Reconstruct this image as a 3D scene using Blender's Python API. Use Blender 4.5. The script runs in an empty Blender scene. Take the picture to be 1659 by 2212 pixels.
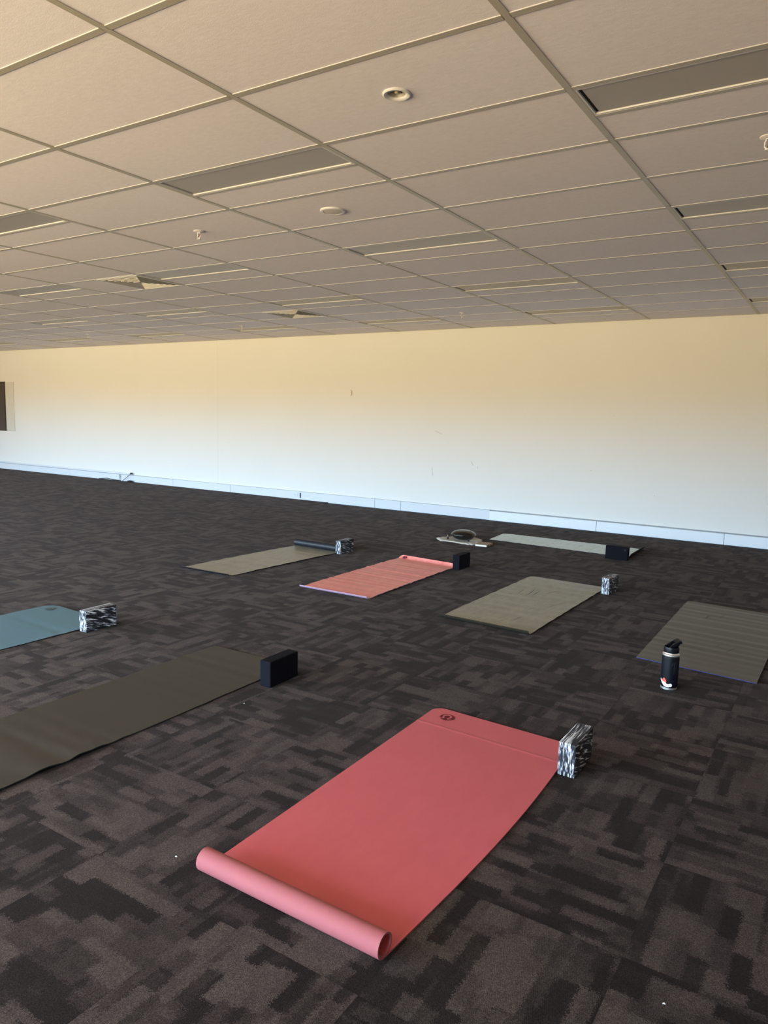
import bpy, math, random
from mathutils import Vector, Matrix
random.seed(7)
COL = bpy.context.scene.collection
PI = math.pi
CEIL = 2.670            # underside of the ceiling grid
WALL_Y = 7.773          # face of the far wall
BACK_Y = -4.6
LEFT_X, RIGHT_X = -16.6, 6.0

# ------------------------------------------------------------------ helpers
class MB:
    """collects geometry for ONE mesh object"""
    def __init__(s):
        s.v = []; s.f = []; s.m = []
    def quad(s, a, b, c, d, m=0):
        n = len(s.v); s.v += [tuple(a), tuple(b), tuple(c), tuple(d)]; s.f.append((n, n+1, n+2, n+3)); s.m.append(m)
    def poly(s, pts, m=0):
        n = len(s.v); s.v += [tuple(p) for p in pts]; s.f.append(tuple(range(n, n+len(pts)))); s.m.append(m)
    def box(s, x0, x1, y0, y1, z0, z1, m=0):
        n = len(s.v)
        s.v += [(x0,y0,z0),(x1,y0,z0),(x1,y1,z0),(x0,y1,z0),(x0,y0,z1),(x1,y0,z1),(x1,y1,z1),(x0,y1,z1)]
        for f in ((0,3,2,1),(4,5,6,7),(0,1,5,4),(1,2,6,5),(2,3,7,6),(3,0,4,7)):
            s.f.append(tuple(n+i for i in f)); s.m.append(m)
    def grid(s, rows, closed=False, m=0, cap=False):
        """rows: list of equal-length vertex rings/rows"""
        n0 = len(s.v); w = len(rows[0])
        for r in rows: s.v += [tuple(p) for p in r]
        for i in range(len(rows)-1):
            for j in range(w if closed else w-1):
                k = (j+1) % w
                s.f.append((n0+i*w+j, n0+i*w+k, n0+(i+1)*w+k, n0+(i+1)*w+j)); s.m.append(m)
        if cap:
            s.f.append(tuple(n0+j for j in reversed(range(w)))); s.m.append(m)
            s.f.append(tuple(n0+(len(rows)-1)*w+j for j in range(w))); s.m.append(m)
    def lathe(s, prof, n=48, m=0, c=(0,0,0), cap=False):
        rows = [[(c[0]+r*math.cos(2*PI*k/n), c[1]+r*math.sin(2*PI*k/n), c[2]+z) for k in range(n)] for r, z in prof]
        s.grid(rows, True, m, cap)
    def tube(s, pts, r, n=10, m=0, closed=False):
        pts = [Vector(p) for p in pts]; rows = []
        N = len(pts); up = Vector((0.13, 0.21, 0.97)).normalized()
        for i, p in enumerate(pts):
            a = pts[(i-1) % N] if (closed or i > 0) else p
            b = pts[(i+1) % N] if (closed or i < N-1) else p
            t = (b-a).normalized()
            x = t.cross(up)
            if x.length < 1e-3: x = t.cross(Vector((1,0,0)))
            x.normalize(); y = t.cross(x)
            rr = r(i/(N-1)) if callable(r) else r
            rows.append([p + x*rr*math.cos(2*PI*k/n) + y*rr*math.sin(2*PI*k/n) for k in range(n)])
        if closed: rows.append(rows[0])
        s.grid(rows, True, m, not closed)
    def build(s, name, mats, parent=None, smooth=False, bevel=0, seg=2, loc=None):
        me = bpy.data.meshes.new(name)
        me.from_pydata(s.v, [], s.f)
        if not isinstance(mats, (list, tuple)): mats = [mats]
        for m in mats: me.materials.append(m)
        me.polygons.foreach_set('material_index', s.m)
        if smooth: me.polygons.foreach_set('use_smooth', [True]*len(me.polygons))
        me.validate(); me.update()
        o = bpy.data.objects.new(name, me); COL.objects.link(o)
        if parent: o.parent = parent
        if loc: o.location = loc
        if smooth:
            md = o.modifiers.new('weld', 'WELD'); md.merge_threshold = 1e-5
            es = o.modifiers.new('split', 'EDGE_SPLIT'); es.split_angle = math.radians(40)
        if bevel:
            b = o.modifiers.new('bevel', 'BEVEL'); b.width = bevel; b.segments = seg; b.limit_method = 'ANGLE'
        return o

def tag(o, label=None, cat=None, group=None, kind=None):
    if label: o['label'] = label
    if cat: o['category'] = cat
    if group: o['group'] = group
    if kind: o['kind'] = kind
    return o
def empty(name, loc, rz=0.0):
    o = bpy.data.objects.new(name, None); COL.objects.link(o)
    o.empty_display_size = 0.05; o.location = loc; o.rotation_euler = (0, 0, rz); return o
def copy_tree(o, parent=None):
    c = o.copy(); COL.objects.link(c); c.parent = parent
    for ch in list(o.children): copy_tree(ch, c)
    return c
def structure(o): o['kind'] = 'structure'; return o

# ------------------------------------------------------------------ materials
def mat(name, color, rough=0.6, metal=0.0, spec=0.5, **kw):
    m = bpy.data.materials.new(name); m.use_nodes = True
    b = m.node_tree.nodes['Principled BSDF']
    b.inputs['Base Color'].default_value = (*color, 1); b.inputs['Roughness'].default_value = rough
    b.inputs['Metallic'].default_value = metal; b.inputs['Specular IOR Level'].default_value = spec
    for k, v in kw.items(): b.inputs[k.replace('_', ' ')].default_value = v
    return m
class N:
    """tiny node helper"""
    def __init__(s, m): s.m = m; s.t = m.node_tree; s.n = s.t.nodes; s.l = s.t.links; s.b = s.n['Principled BSDF']
    def new(s, t, **kw):
        n = s.n.new(t)
        for k, v in kw.items(): setattr(n, k, v)
        return n
    def link(s, a, b): s.l.new(a, b)
    def put(s, sock, v):
        if isinstance(v, (int, float)): sock.default_value = v
        elif isinstance(v, (tuple, list)): sock.default_value = v
        else: s.link(v, sock)
    def math(s, op, a, b=0.0, c=0.0):
        n = s.new('ShaderNodeMath', operation=op)
        s.put(n.inputs[0], a); s.put(n.inputs[1], b); s.put(n.inputs[2], c); return n.outputs[0]
    def vec(s, x, y, z=0.0):
        n = s.new('ShaderNodeCombineXYZ'); s.put(n.inputs[0], x); s.put(n.inputs[1], y); s.put(n.inputs[2], z); return n.outputs[0]
    def white(s, v, w=0.0):
        n = s.new('ShaderNodeTexWhiteNoise', noise_dimensions='4D'); s.put(n.inputs['Vector'], v); s.put(n.inputs['W'], w); return n.outputs['Value']
    def noise(s, v, scale=5, detail=2, rough=.5, dist=0.0):
        n = s.new('ShaderNodeTexNoise'); s.put(n.inputs['Vector'], v); n.inputs['Scale'].default_value = scale
        n.inputs['Detail'].default_value = detail; n.inputs['Roughness'].default_value = rough; n.inputs['Distortion'].default_value = dist
        return n.outputs['Fac']
    def ramp(s, f, stops, interp='LINEAR'):
        n = s.new('ShaderNodeValToRGB'); cr = n.color_ramp; cr.interpolation = interp
        while len(cr.elements) < len(stops): cr.elements.new(0.5)
        for e, (p, c) in zip(cr.elements, stops): e.position = p; e.color = (*c, 1)
        s.put(n.inputs[0], f); return n.outputs[0]
    def mix(s, f, a, b):
        n = s.new('ShaderNodeMix', data_type='RGBA'); s.put(n.inputs[0], f); s.put(n.inputs[6], a); s.put(n.inputs[7], b); return n.outputs[2]
    def scalev(s, v, sc):
        n = s.new('ShaderNodeVectorMath', operation='MULTIPLY'); s.put(n.inputs[0], v); n.inputs[1].default_value = sc; return n.outputs[0]
    def bump(s, h, strength=.3, dist=.002):
        n = s.new('ShaderNodeBump'); n.inputs['Strength'].default_value = strength; n.inputs['Distance'].default_value = dist
        s.put(n.inputs['Height'], h); s.link(n.outputs[0], s.b.inputs['Normal'])
    def pos(s): return s.new('ShaderNodeNewGeometry').outputs['Position']
    def obj(s): return s.new('ShaderNodeTexCoord').outputs['Object']
    def col(s, c): s.link(c, s.b.inputs['Base Color'])

def carpet_material():
    m = mat('carpet_tile', (.03,.03,.03), 0.95, spec=.03, Sheen_Weight=.055, Sheen_Roughness=.5)
    m.node_tree.nodes['Principled BSDF'].inputs['Sheen Tint'].default_value = (1,.80,.74,1)
    g = N(m); p = g.pos()
    wob = g.new('ShaderNodeTexNoise'); wob.inputs['Scale'].default_value = 55; wob.inputs['Detail'].default_value = 2
    g.link(p, wob.inputs['Vector'])
    w = g.new('ShaderNodeVectorMath', operation='MULTIPLY_ADD'); g.link(wob.outputs['Color'], w.inputs[0])
    w.inputs[1].default_value = (.009,.009,0); g.link(p, w.inputs[2])
    jit = g.new('ShaderNodeTexVoronoi'); jit.inputs['Scale'].default_value = 300; g.link(p, jit.inputs['Vector'])
    w2 = g.new('ShaderNodeVectorMath', operation='MULTIPLY_ADD'); g.link(jit.outputs['Color'], w2.inputs[0]); w2.inputs[1].default_value = (.013,.013,0); g.link(w.outputs[0], w2.inputs[2])
    sp = g.new('ShaderNodeSeparateXYZ'); g.link(w2.outputs[0], sp.inputs[0])
    s0 = g.new('ShaderNodeSeparateXYZ'); g.link(p, s0.inputs[0])
    X0 = g.math('MULTIPLY', g.math('SUBTRACT', s0.outputs[0], .863), 2.0); Y0 = g.math('MULTIPLY', g.math('ADD', s0.outputs[1], .367), 2.0)
    ix = g.math('FLOOR', X0); iy = g.math('FLOOR', Y0)
    X = g.math('MULTIPLY', g.math('SUBTRACT', sp.outputs[0], .874), 2.0); Y = g.math('MULTIPLY', g.math('ADD', sp.outputs[1], .356), 2.0)
    fx = g.math('SUBTRACT', X, ix); fy = g.math('SUBTRACT', Y, iy)
    tile = g.vec(ix, iy, 3.7)
    # most tiles run one way, the rest are turned a quarter
    o = g.math('FRACT', g.math('MULTIPLY', g.math('ADD', ix, iy), .5)); o = g.math('GREATER_THAN', o, .25)
    def mixf(a, b):
        return g.math('ADD', a, g.math('MULTIPLY', o, g.math('SUBTRACT', b, a)))
    u = mixf(fx, fy); v = mixf(fy, fx)
    def layer(rows, ln, seed):
        vr = g.math('MULTIPLY', g.math('ADD', v, g.math('MULTIPLY', g.white(tile, seed), .9/rows)), rows); row = g.math('FLOOR', vr)
        off = g.white(g.vec(ix, iy, row), seed+.5)
        uu = g.math('ADD', g.math('MULTIPLY', u, 1/ln), g.math('MULTIPLY', off, 5.0))
        return g.white(g.vec(ix, iy, row), g.math('ADD', g.math('FLOOR', uu), seed*13.1))
    a = layer(10.0, .30, 1.0); b = layer(6.0, .42, 2.0); c = layer(15.0, .20, 3.0)
    # two random dark insets and a light one over a mid ground
    big = g.math('ADD', g.math('MULTIPLY', a, .52), g.math('MULTIPLY', b, .33)); big = g.math('ADD', big, g.math('MULTIPLY', c, .15))
    colr = g.ramp(big, [(.22,(.0085,.0070,.0075)), (.38,(.0115,.0100,.0102)), (.45,(.021,.0188,.0186)), (.56,(.0275,.0245,.0242)), (.66,(.039,.0352,.0347)), (.80,(.044,.040,.039))])
    # pile: loops in ribs, with heathered yarn
    rib = g.math('SINE', g.math('MULTIPLY', g.math('ADD', s0.outputs[0], g.math('MULTIPLY', s0.outputs[1], .35)), 2*PI/.0048))
    fine = g.noise(p, 300, 3, .75); mid = g.noise(p, 120, 2, .6); large = g.noise(p, 1.1, 2)
    vo = g.new('ShaderNodeTexVoronoi'); vo.inputs['Scale'].default_value = 480; g.link(p, vo.inputs['Vector'])
    vs = g.new('ShaderNodeSeparateXYZ'); g.link(vo.outputs['Color'], vs.inputs[0])
    k = g.math('ADD', .02, g.math('MULTIPLY', fine, 1.0)); k = g.math('ADD', k, g.math('MULTIPLY', g.math('POWER', vs.outputs[0], 1.6), 1.15)); k = g.math('ADD', k, g.math('MULTIPLY', g.math('SUBTRACT', mid, .5), .55))
    k = g.math('ADD', k, g.math('MULTIPLY', rib, .05)); k = g.math('ADD', k, g.math('MULTIPLY', g.math('SUBTRACT', large, .3), .5))
    # thin dark joint between tiles
    ax = g.math('ABSOLUTE', g.math('SUBTRACT', g.math('FRACT', X), .5)); ay = g.math('ABSOLUTE', g.math('SUBTRACT', g.math('FRACT', Y), .5))
    joint = g.math('GREATER_THAN', g.math('MAXIMUM', ax, ay), .495)
    k = g.math('MULTIPLY', k, g.math('SUBTRACT', 1.0, g.math('MULTIPLY', joint, .3)))
    vm = g.new('ShaderNodeVectorMath', operation='SCALE'); g.link(colr, vm.inputs[0]); g.put(vm.inputs['Scale'], g.math('MULTIPLY', k, CARPET))
    tint = g.mix(g.noise(p, .9, 1), (1.07, .92, .92, 1), (1.05, .97, .88, 1))
    mm = g.new('ShaderNodeVectorMath', operation='MULTIPLY'); g.link(vm.outputs[0], mm.inputs[0]); g.link(tint, mm.inputs[1])
    g.col(mm.outputs[0])
    g.bump(g.math('ADD', fine, g.math('MULTIPLY', rib, .06)), .7, .002)
    return m

def marble_foam():
    m = mat('marbled_foam', (.1,.1,.1), .6, spec=.35)
    g = N(m); p = g.obj()
    oi = g.new('ShaderNodeObjectInfo').outputs['Random']
    off = g.new('ShaderNodeVectorMath', operation='ADD'); g.link(p, off.inputs[0]); g.link(g.vec(g.math('MULTIPLY', oi, 3.0), oi, 0.0), off.inputs[1])
    sk = g.new('ShaderNodeSeparateXYZ'); g.link(off.outputs[0], sk.inputs[0])
    sv = g.vec(sk.outputs[0], sk.outputs[1], g.math('ADD', sk.outputs[2], g.math('MULTIPLY', sk.outputs[1], .22)))
    q = g.scalev(sv, (185, 5, 30))
    n1 = g.noise(q, 1.0, 2, .5, .2)
    q2 = g.scalev(sv, (420, 10, 48)); n2 = g.noise(q2, 1.0, 3, .6, .2)
    f1 = g.math('ADD', g.math('MULTIPLY', n1, .66), g.math('MULTIPLY', n2, .34))
    # the broad faces of the block show the layers lengthwise, in finer diagonal flecks
    sv2 = g.vec(sk.outputs[0], sk.outputs[1], g.math('ADD', sk.outputs[2], g.math('MULTIPLY', sk.outputs[1], .30)))
    n3 = g.noise(g.scalev(sv2, (40, 13, 105)), 1.0, 3, .6, .5)
    nn = g.new('ShaderNodeSeparateXYZ'); g.link(g.new('ShaderNodeTexCoord').outputs['Normal'], nn.inputs[0])
    side = g.math('GREATER_THAN', g.math('ABSOLUTE', nn.outputs[0]), .75)
    f2 = g.math('SUBTRACT', n3, .035)
    f = g.math('ADD', f1, g.math('MULTIPLY', side, g.math('SUBTRACT', f2, f1)))
    g.col(g.ramp(f, [(.43,(.010,.011,.015)), (.50,(.03,.033,.045)), (.54,(.25,.27,.32)), (.59,(.70,.72,.77)), (.68,(.85,.86,.88))]))
    g.bump(f, .2, .001)
    return m

def mat_surface(name, c1, c2, rough=.45, scuffs=0.0, spec=.5, fine=.0004):
    m = mat(name, c1, rough, spec=spec)
    g = N(m); p = g.obj()
    a = g.noise(p, 5, 4, .6); b = g.noise(g.scalev(p, (9, 3, 9)), 3, 3, .6)
    f = g.math('ADD', g.math('MULTIPLY', a, .5), g.math('MULTIPLY', b, .5))
    c = g.mix(g.ramp(f, [(.35,(0,0,0)), (.65,(1,1,1))]), (*c1, 1), (*c2, 1))
    if scuffs:
        s1 = g.noise(g.scalev(p, (26, 5, 8)), 1.3, 5, .7, 1.2)
        k = g.ramp(s1, [(.60,(0,0,0)), (.70,(1,1,1))])
        c = g.mix(g.math('MULTIPLY', k, scuffs), c, (c1[0]*.35, c1[1]*.35, c1[2]*.35, 1))
    g.col(c)
    r = g.math('ADD', rough-.08, g.math('MULTIPLY', f, .16)); g.link(r, g.b.inputs['Roughness'])
    g.bump(g.noise(p, 700, 2), .35, fine)
    return m

def painted(name, c, rough=.6, var=.03, bump=.1, bscale=260, spec=.4):
    m = mat(name, c, rough, spec=spec); g = N(m); p = g.pos()
    n = g.noise(p, 1.4, 3); k = g.math('ADD', 1-var/2, g.math('MULTIPLY', g.math('SUBTRACT', n, .5), var*2))
    v = g.new('ShaderNodeVectorMath', operation='SCALE'); v.inputs[0].default_value = c; g.put(v.inputs['Scale'], k); g.col(v.outputs[0])
    if bump: g.bump(g.noise(p, bscale, 2), bump, .001)
    return m

def ceiling_tile_material():
    m = mat('mineral_fibre_tile', CT, .7, spec=.3); g = N(m); p = g.pos()
    a = g.noise(g.scalev(p, (28, 60, 1)), 1.0, 4, .65, .4); b = g.noise(p, 260, 2)
    big = g.noise(p, .7, 2)
    k = g.math('ADD', .93, g.math('MULTIPLY', g.math('SUBTRACT', a, .5), .20)); k = g.math('ADD', k, g.math('MULTIPLY', g.math('SUBTRACT', b, .5), .22))
    k = g.math('ADD', k, g.math('MULTIPLY', g.math('SUBTRACT', big, .5), .10))
    v = g.new('ShaderNodeVectorMath', operation='SCALE'); v.inputs[0].default_value = CT; g.put(v.inputs['Scale'], k); g.col(v.outputs[0])
    g.bump(g.math('ADD', a, b), .25, .0015)
    return m

# tuning numbers -----------------------------------------------------------
CARPET = 1.22
CT = (.83, .805, .92)
SKY = (0.65, 1.00, 1.32); SKY_K = 6.8
GROUND = (1.0, .78, .42); GROUND_K = 3.3
EXPOSURE = 1.75
GN = 2.3      # steep ground glow, added to brighten the ceiling
SN = .65; SKY_HI = (.95, 1.0, 1.08)

M = {}
M['carpet'] = carpet_material()
M['marble'] = marble_foam()
M['wall'] = painted('wall_paint', (.71,.705,.69), .55, .02, .12)
M['skirt'] = painted('skirting_metal', (.60,.63,.68), .4, .02, 0)
M['skirt2'] = painted('newer_skirting_metal', (.74,.77,.82), .4, .02, 0)
M['skirt_back'] = mat('skirting_shadow_gap', (.26,.28,.30), .6)
M['slab'] = painted('bare_floor', (.02,.022,.024), .7, .1, .2)
M['tile'] = ceiling_tile_material()
M['tee'] = painted('grid_enamel', (.40,.375,.345), .35, .02, 0, spec=.5)
M['tee_lit'] = mat('grid_edge_lit', (.52,.53,.60), .5)  # paler copy of the grid colour: daylight on the window-facing tee sides
M['white'] = painted('white_enamel', (.62,.62,.67), .4, .02, 0)
M['diff'] = painted('light_diffuser', (.36,.335,.33), .35, .02, 0, spec=.5)
M['black_gap'] = mat('dark_cavity', (.01,.01,.01), .9)
M['duct'] = mat('duct_interior', (.02,.02,.02), .9)
M['blade'] = painted('vent_blade_enamel', (.52,.51,.52), .5, .02, 0)
M['foam_black'] = painted('black_foam', (.0035,.004,.008), .8, .06, .3, 500, .12)
M['pink'] = mat_surface('coral_mat_top', (.49,.096,.113), (.53,.110,.127), .5, 0, .3)
M['pink_under'] = mat_surface('pink_mat_underside', (.33,.095,.105), (.35,.102,.112), .7, 0, .25)
M['pink_worn_glare'] = mat_surface('worn_coral_mat_top_glare', (.72,.18,.155), (.80,.28,.24), .42, .15, .5)  # worn coral, base also raised to carry the glare
M['lav_under'] = mat_surface('lavender_mat_underside', (.48,.30,.42), (.52,.34,.46), .7, 0, .25)
M['logo_red'] = mat('dark_red_print', (.13,.010,.018), .6, spec=.2)
M['logo_grey'] = mat('grey_print', (.05,.065,.075), .5)
M['olive'] = mat_surface('charcoal_olive_mat_top', (.024,.021,.0165), (.031,.027,.021), .5, 0, .5)
M['olive_worn_glare'] = mat_surface('worn_olive_mat_top_glare', (.17,.160,.118), (.28,.26,.195), .40, .8, .6)  # worn dark olive, lightened so the colour carries the wall's glare
M['grey_worn'] = mat_surface('worn_grey_mat_top', (.058,.055,.046), (.085,.082,.070), .45, .6, .5)
M['far_glare'] = mat_surface('worn_mat_top_pale_glare', (.42,.50,.47), (.60,.67,.63), .36, .25, .6)  # dark worn mat, painted pale for the wall mirrored in it
M['olive_under'] = mat_surface('olive_mat_underside', (.026,.020,.012), (.034,.027,.017), .5, 0, .4)
M['navy_under'] = mat_surface('navy_mat_underside', (.008,.009,.014), (.012,.014,.022), .45, 0, .4)
M['black_under'] = mat_surface('black_mat_underside', (.010,.010,.011), (.015,.015,.016), .6, 0, .4)
M['blue_edge'] = mat_surface('blue_mat_underside', (.028,.028,.14), (.035,.035,.17), .6, 0, .4)
M['teal'] = mat_surface('slate_blue_mat_top', (.065,.145,.195), (.080,.170,.22), .5, 0, .4)
M['bottle'] = painted('black_powder_coat', (.0025,.003,.006), .5, .05, .15, 900, .22)
M['steel'] = mat('brushed_steel', (.86,.85,.82), .42, 1.0)
M['lid'] = mat('black_plastic', (.003,.0035,.005), .4, spec=.3)
M['grey_print'] = mat('dark_grey_print', (.022,.022,.024), .7, spec=.2)
M['st_red'] = mat('sticker_red', (.75,.09,.07), .5); M['st_white'] = mat('sticker_white', (.85,.82,.84), .5); M['st_pink'] = mat('sticker_pink', (.80,.42,.45), .5)
M['drum'] = painted('bronzed_dark_steel', (.016,.014,.010), .22, .2, .05, 60, .6)
M['drum'].node_tree.nodes['Principled BSDF'].inputs['Metallic'].default_value = .3
M['cloth'] = painted('cream_cotton', (.60,.56,.50), .9, .1, .5, 300)
M['cloth_dark'] = mat('dark_tassel', (.02,.02,.03), .9)
M['wood'] = painted('pale_wood', (.5,.42,.3), .6, .1, .1)
M['book'] = painted('brown_book_cover', (.30,.20,.125), .6, .1, .1); M['pages'] = mat('book_pages', (.85,.82,.76), .8)
M['plug'] = mat('black_rubber', (.012,.012,.014), .5)
M['board'] = painted('dark_brown_board', (.06,.045,.036), .6, .1, .1); M['board_frame'] = painted('pale_grey_surround', (.60,.58,.54), .6, .02, 0)
M['scuff'] = mat('grey_scuff', (.50,.50,.49), .8); M['chip'] = mat('torn_plaster', (.52,.42,.27), .9)
M['alu'] = painted('window_aluminium', (.45,.45,.46), .4, .02, 0)
M['paper'] = mat('white_lint', (.8,.8,.8), .9)
M['lamp_glass'] = mat('lamp_glass', (.75,.66,.45), .15, spec=.8)
gl = bpy.data.materials.new('window_glass'); gl.use_nodes = True
nt = gl.node_tree; nt.nodes.clear()
_o = nt.nodes.new('ShaderNodeOutputMaterial'); _mx = nt.nodes.new('ShaderNodeMixShader'); _t = nt.nodes.new('ShaderNodeBsdfTransparent'); _g = nt.nodes.new('ShaderNodeBsdfGlossy')
_g.inputs['Roughness'].default_value = .02; _mx.inputs[0].default_value = .06
nt.links.new(_t.outputs[0], _mx.inputs[1]); nt.links.new(_g.outputs[0], _mx.inputs[2]); nt.links.new(_mx.outputs[0], _o.inputs[0])
M['glass'] = gl

# ------------------------------------------------------------------ room shell
b = MB()
b.box(LEFT_X, -4.86, BACK_Y, WALL_Y, -.012, 0); b.box(-4.86, 0.25, BACK_Y, 7.585, -.012, 0); b.box(0.25, RIGHT_X, BACK_Y, 7.60, -.012, 0)
floor = structure(b.build('floor', M['carpet']))
b = MB(); b.box(LEFT_X, RIGHT_X, BACK_Y, WALL_Y+.1, -.1, -.0085 - .004)
structure(b.build('floor_slab', M['slab'], floor))

b = MB(); b.box(LEFT_X-.1, -7.393, WALL_Y, WALL_Y+.12, -.02, 3.0); b.box(-7.390, RIGHT_X+.1, WALL_Y, WALL_Y+.12, -.02, 3.0)
b.box(-7.40, -7.38, WALL_Y+.0015, WALL_Y+.1, -.02, 3.0)
wall_far = structure(b.build('wall_back', M['wall']))
SIDE_WIN = [(-3.8, -1.6), (-1.2, 1.0)]
b = MB(); ys = BACK_Y-.12
for a, c in SIDE_WIN:
    b.box(LEFT_X-.12, LEFT_X, ys, a, -.02, 3.0); b.box(LEFT_X-.12, LEFT_X, a, c, -.02, .05); b.box(LEFT_X-.12, LEFT_X, a, c, 2.35, 3.0); ys = c
b.box(LEFT_X-.12, LEFT_X, ys, WALL_Y+.12, -.02, 3.0)
structure(b.build('wall_left', M['wall']))
b = MB(); b.box(RIGHT_X, RIGHT_X+.12, BACK_Y-.12, WALL_Y+.12, -.02, 3.0); structure(b.build('wall_right', M['wall']))

# window wall behind the photographer
WIN = [(-15.6, -12.9), (-12.6, -9.9), (-9.6, -6.9), (-6.6, -3.9), (-3.6, -0.9), (-0.6, 1.8)]
SILL, HEAD = .05, 2.35
b = MB(); xs = LEFT_X
for a, c in WIN:
    b.box(xs, a, BACK_Y-.12, BACK_Y, -.02, 3.0); b.box(a, c, BACK_Y-.12, BACK_Y, -.02, SILL); b.box(a, c, BACK_Y-.12, BACK_Y, HEAD, 3.0); xs = c
b.box(xs, RIGHT_X, BACK_Y-.12, BACK_Y, -.02, 3.0)
structure(b.build('wall_front', M['wall']))
for i, (a, c) in enumerate(WIN):
    b = MB(); y0, y1 = BACK_Y-.09, BACK_Y-.03
    for x in (a, (a+c)/2-.025, c-.05): b.box(x, x+.05, y0, y1, SILL, HEAD)
    b.box(a, c, y0, y1, SILL, SILL+.05); b.box(a, c, y0, y1, HEAD-.05, HEAD)
    w = structure(b.build('window_%d' % (i+1), M['alu']))
    b = MB(); b.quad((a, BACK_Y-.06, SILL), (c, BACK_Y-.06, SILL), (c, BACK_Y-.06, HEAD), (a, BACK_Y-.06, HEAD))
    structure(b.build('window_pane', M['glass'], w))
    L = bpy.data.lights.new('daylight_portal', 'AREA'); L.shape = 'RECTANGLE'; L.size = c-a; L.size_y = HEAD-SILL; L.cycles.is_portal = True
    lo = bpy.data.objects.new('daylight_portal', L); COL.objects.link(lo); lo.location = ((a+c)/2, BACK_Y-.10, (SILL+HEAD)/2); lo.rotation_euler = (PI/2, 0, 0)

for i, (a, c) in enumerate(SIDE_WIN):
    b = MB(); x0, x1 = LEFT_X-.09, LEFT_X-.03
    for y in (a, (a+c)/2-.025, c-.05): b.box(x0, x1, y, y+.05, SILL, HEAD)
    b.box(x0, x1, a, c, SILL, SILL+.05); b.box(x0, x1, a, c, HEAD-.05, HEAD)
    w = structure(b.build('window_%d' % (i+1+len(WIN)), M['alu']))
    b = MB(); b.quad((LEFT_X-.06, a, SILL), (LEFT_X-.06, c, SILL), (LEFT_X-.06, c, HEAD), (LEFT_X-.06, a, HEAD))
    structure(b.build('window_pane', M['glass'], w))
    L = bpy.data.lights.new('daylight_portal', 'AREA'); L.shape = 'RECTANGLE'; L.size = HEAD-SILL; L.size_y = c-a; L.cycles.is_portal = True
    lo = bpy.data.objects.new('daylight_portal', L); COL.objects.link(lo); lo.location = (LEFT_X-.10, (a+c)/2, (SILL+HEAD)/2); lo.rotation_euler = (0, -PI/2, 0)

# baseboard (duct skirting in lengths with visible joints)
b = MB(); b.box(LEFT_X, RIGHT_X, WALL_Y-.012, WALL_Y, -.012, .125)
base = structure(b.build('baseboard_back', M['skirt_back']))
joints = [LEFT_X, -13.61, -11.74, -10.07, -8.54, -7.05, -3.956, -3.481, -2.003, -.482, 1.047, 3.5, RIGHT_X]
for a, c in zip(joints, joints[1:]):
    b = MB(); d = .034 if c <= -2.0 else .048
    if c <= -10.0:
        b.box(a+.002, c-.002, WALL_Y-.05, WALL_Y-.002, -.010, .022); b.box(a+.002, c-.002, WALL_Y-.036, WALL_Y-.002, .022, .128); b.box(a, c+.002, WALL_Y-.022, WALL_Y-.002, .134, .165)
    elif c <= -8.0:
        b.box(a+.002, c-.002, WALL_Y-d, WALL_Y-.002, -.010, .128); b.box(a, -9.72, WALL_Y-.022, WALL_Y-.002, .134, .165)
    elif c <= -2.0: b.box(a+.002, c-.002, WALL_Y-d, WALL_Y-.002, -.010, .132)
    else: b.box(a+.002, c-.002, WALL_Y-d, WALL_Y-.002, -.010, .122)
    structure(b.build('skirting_length', M['skirt2'] if a >= -2.1 else M['skirt'], base, bevel=.003))
b = MB(); b.box(LEFT_X, RIGHT_X, WALL_Y-.004, WALL_Y, .125, .1345); structure(b.build('skirting_cap_gap', M['skirt_back'], base))

# marks on the far wall: a torn crescent of plaster and thin scuffs
b = MB(); pts = []
for k in range(9):
    t = k/8; pts.append((-4.478+.022*math.sin(PI*t), WALL_Y-.003, 1.71+.105*t))
b.tube(pts, lambda t: .002+.005*math.sin(PI*min(max(t,.02),.98)), 6)
structure(b.build('plaster_tear', M['chip'], wall_far, smooth=True))
SC = [((-2.94,1.215),(-2.90,1.20),(-2.83,1.175)), ((-2.34,.80),(-2.31,.745)), ((-2.24,.735),(-2.235,.70)), ((-2.97,.68),(-2.975,.62),(-2.955,.56)),
      ((-.62,.78),(-.60,.77)), ((-.36,1.49),(-.35,1.485)), ((-8.9,1.33),(-8.89,1.32)), ((.2,.51),(.215,.50)), ((-10.5,1.78),(-10.49,1.77))]
for s in SC:
    b = MB(); b.tube([(x, WALL_Y-.0005, z) for x, z in s], .0035, 5); structure(b.build('scuff', M['scuff'], wall_far))

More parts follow.
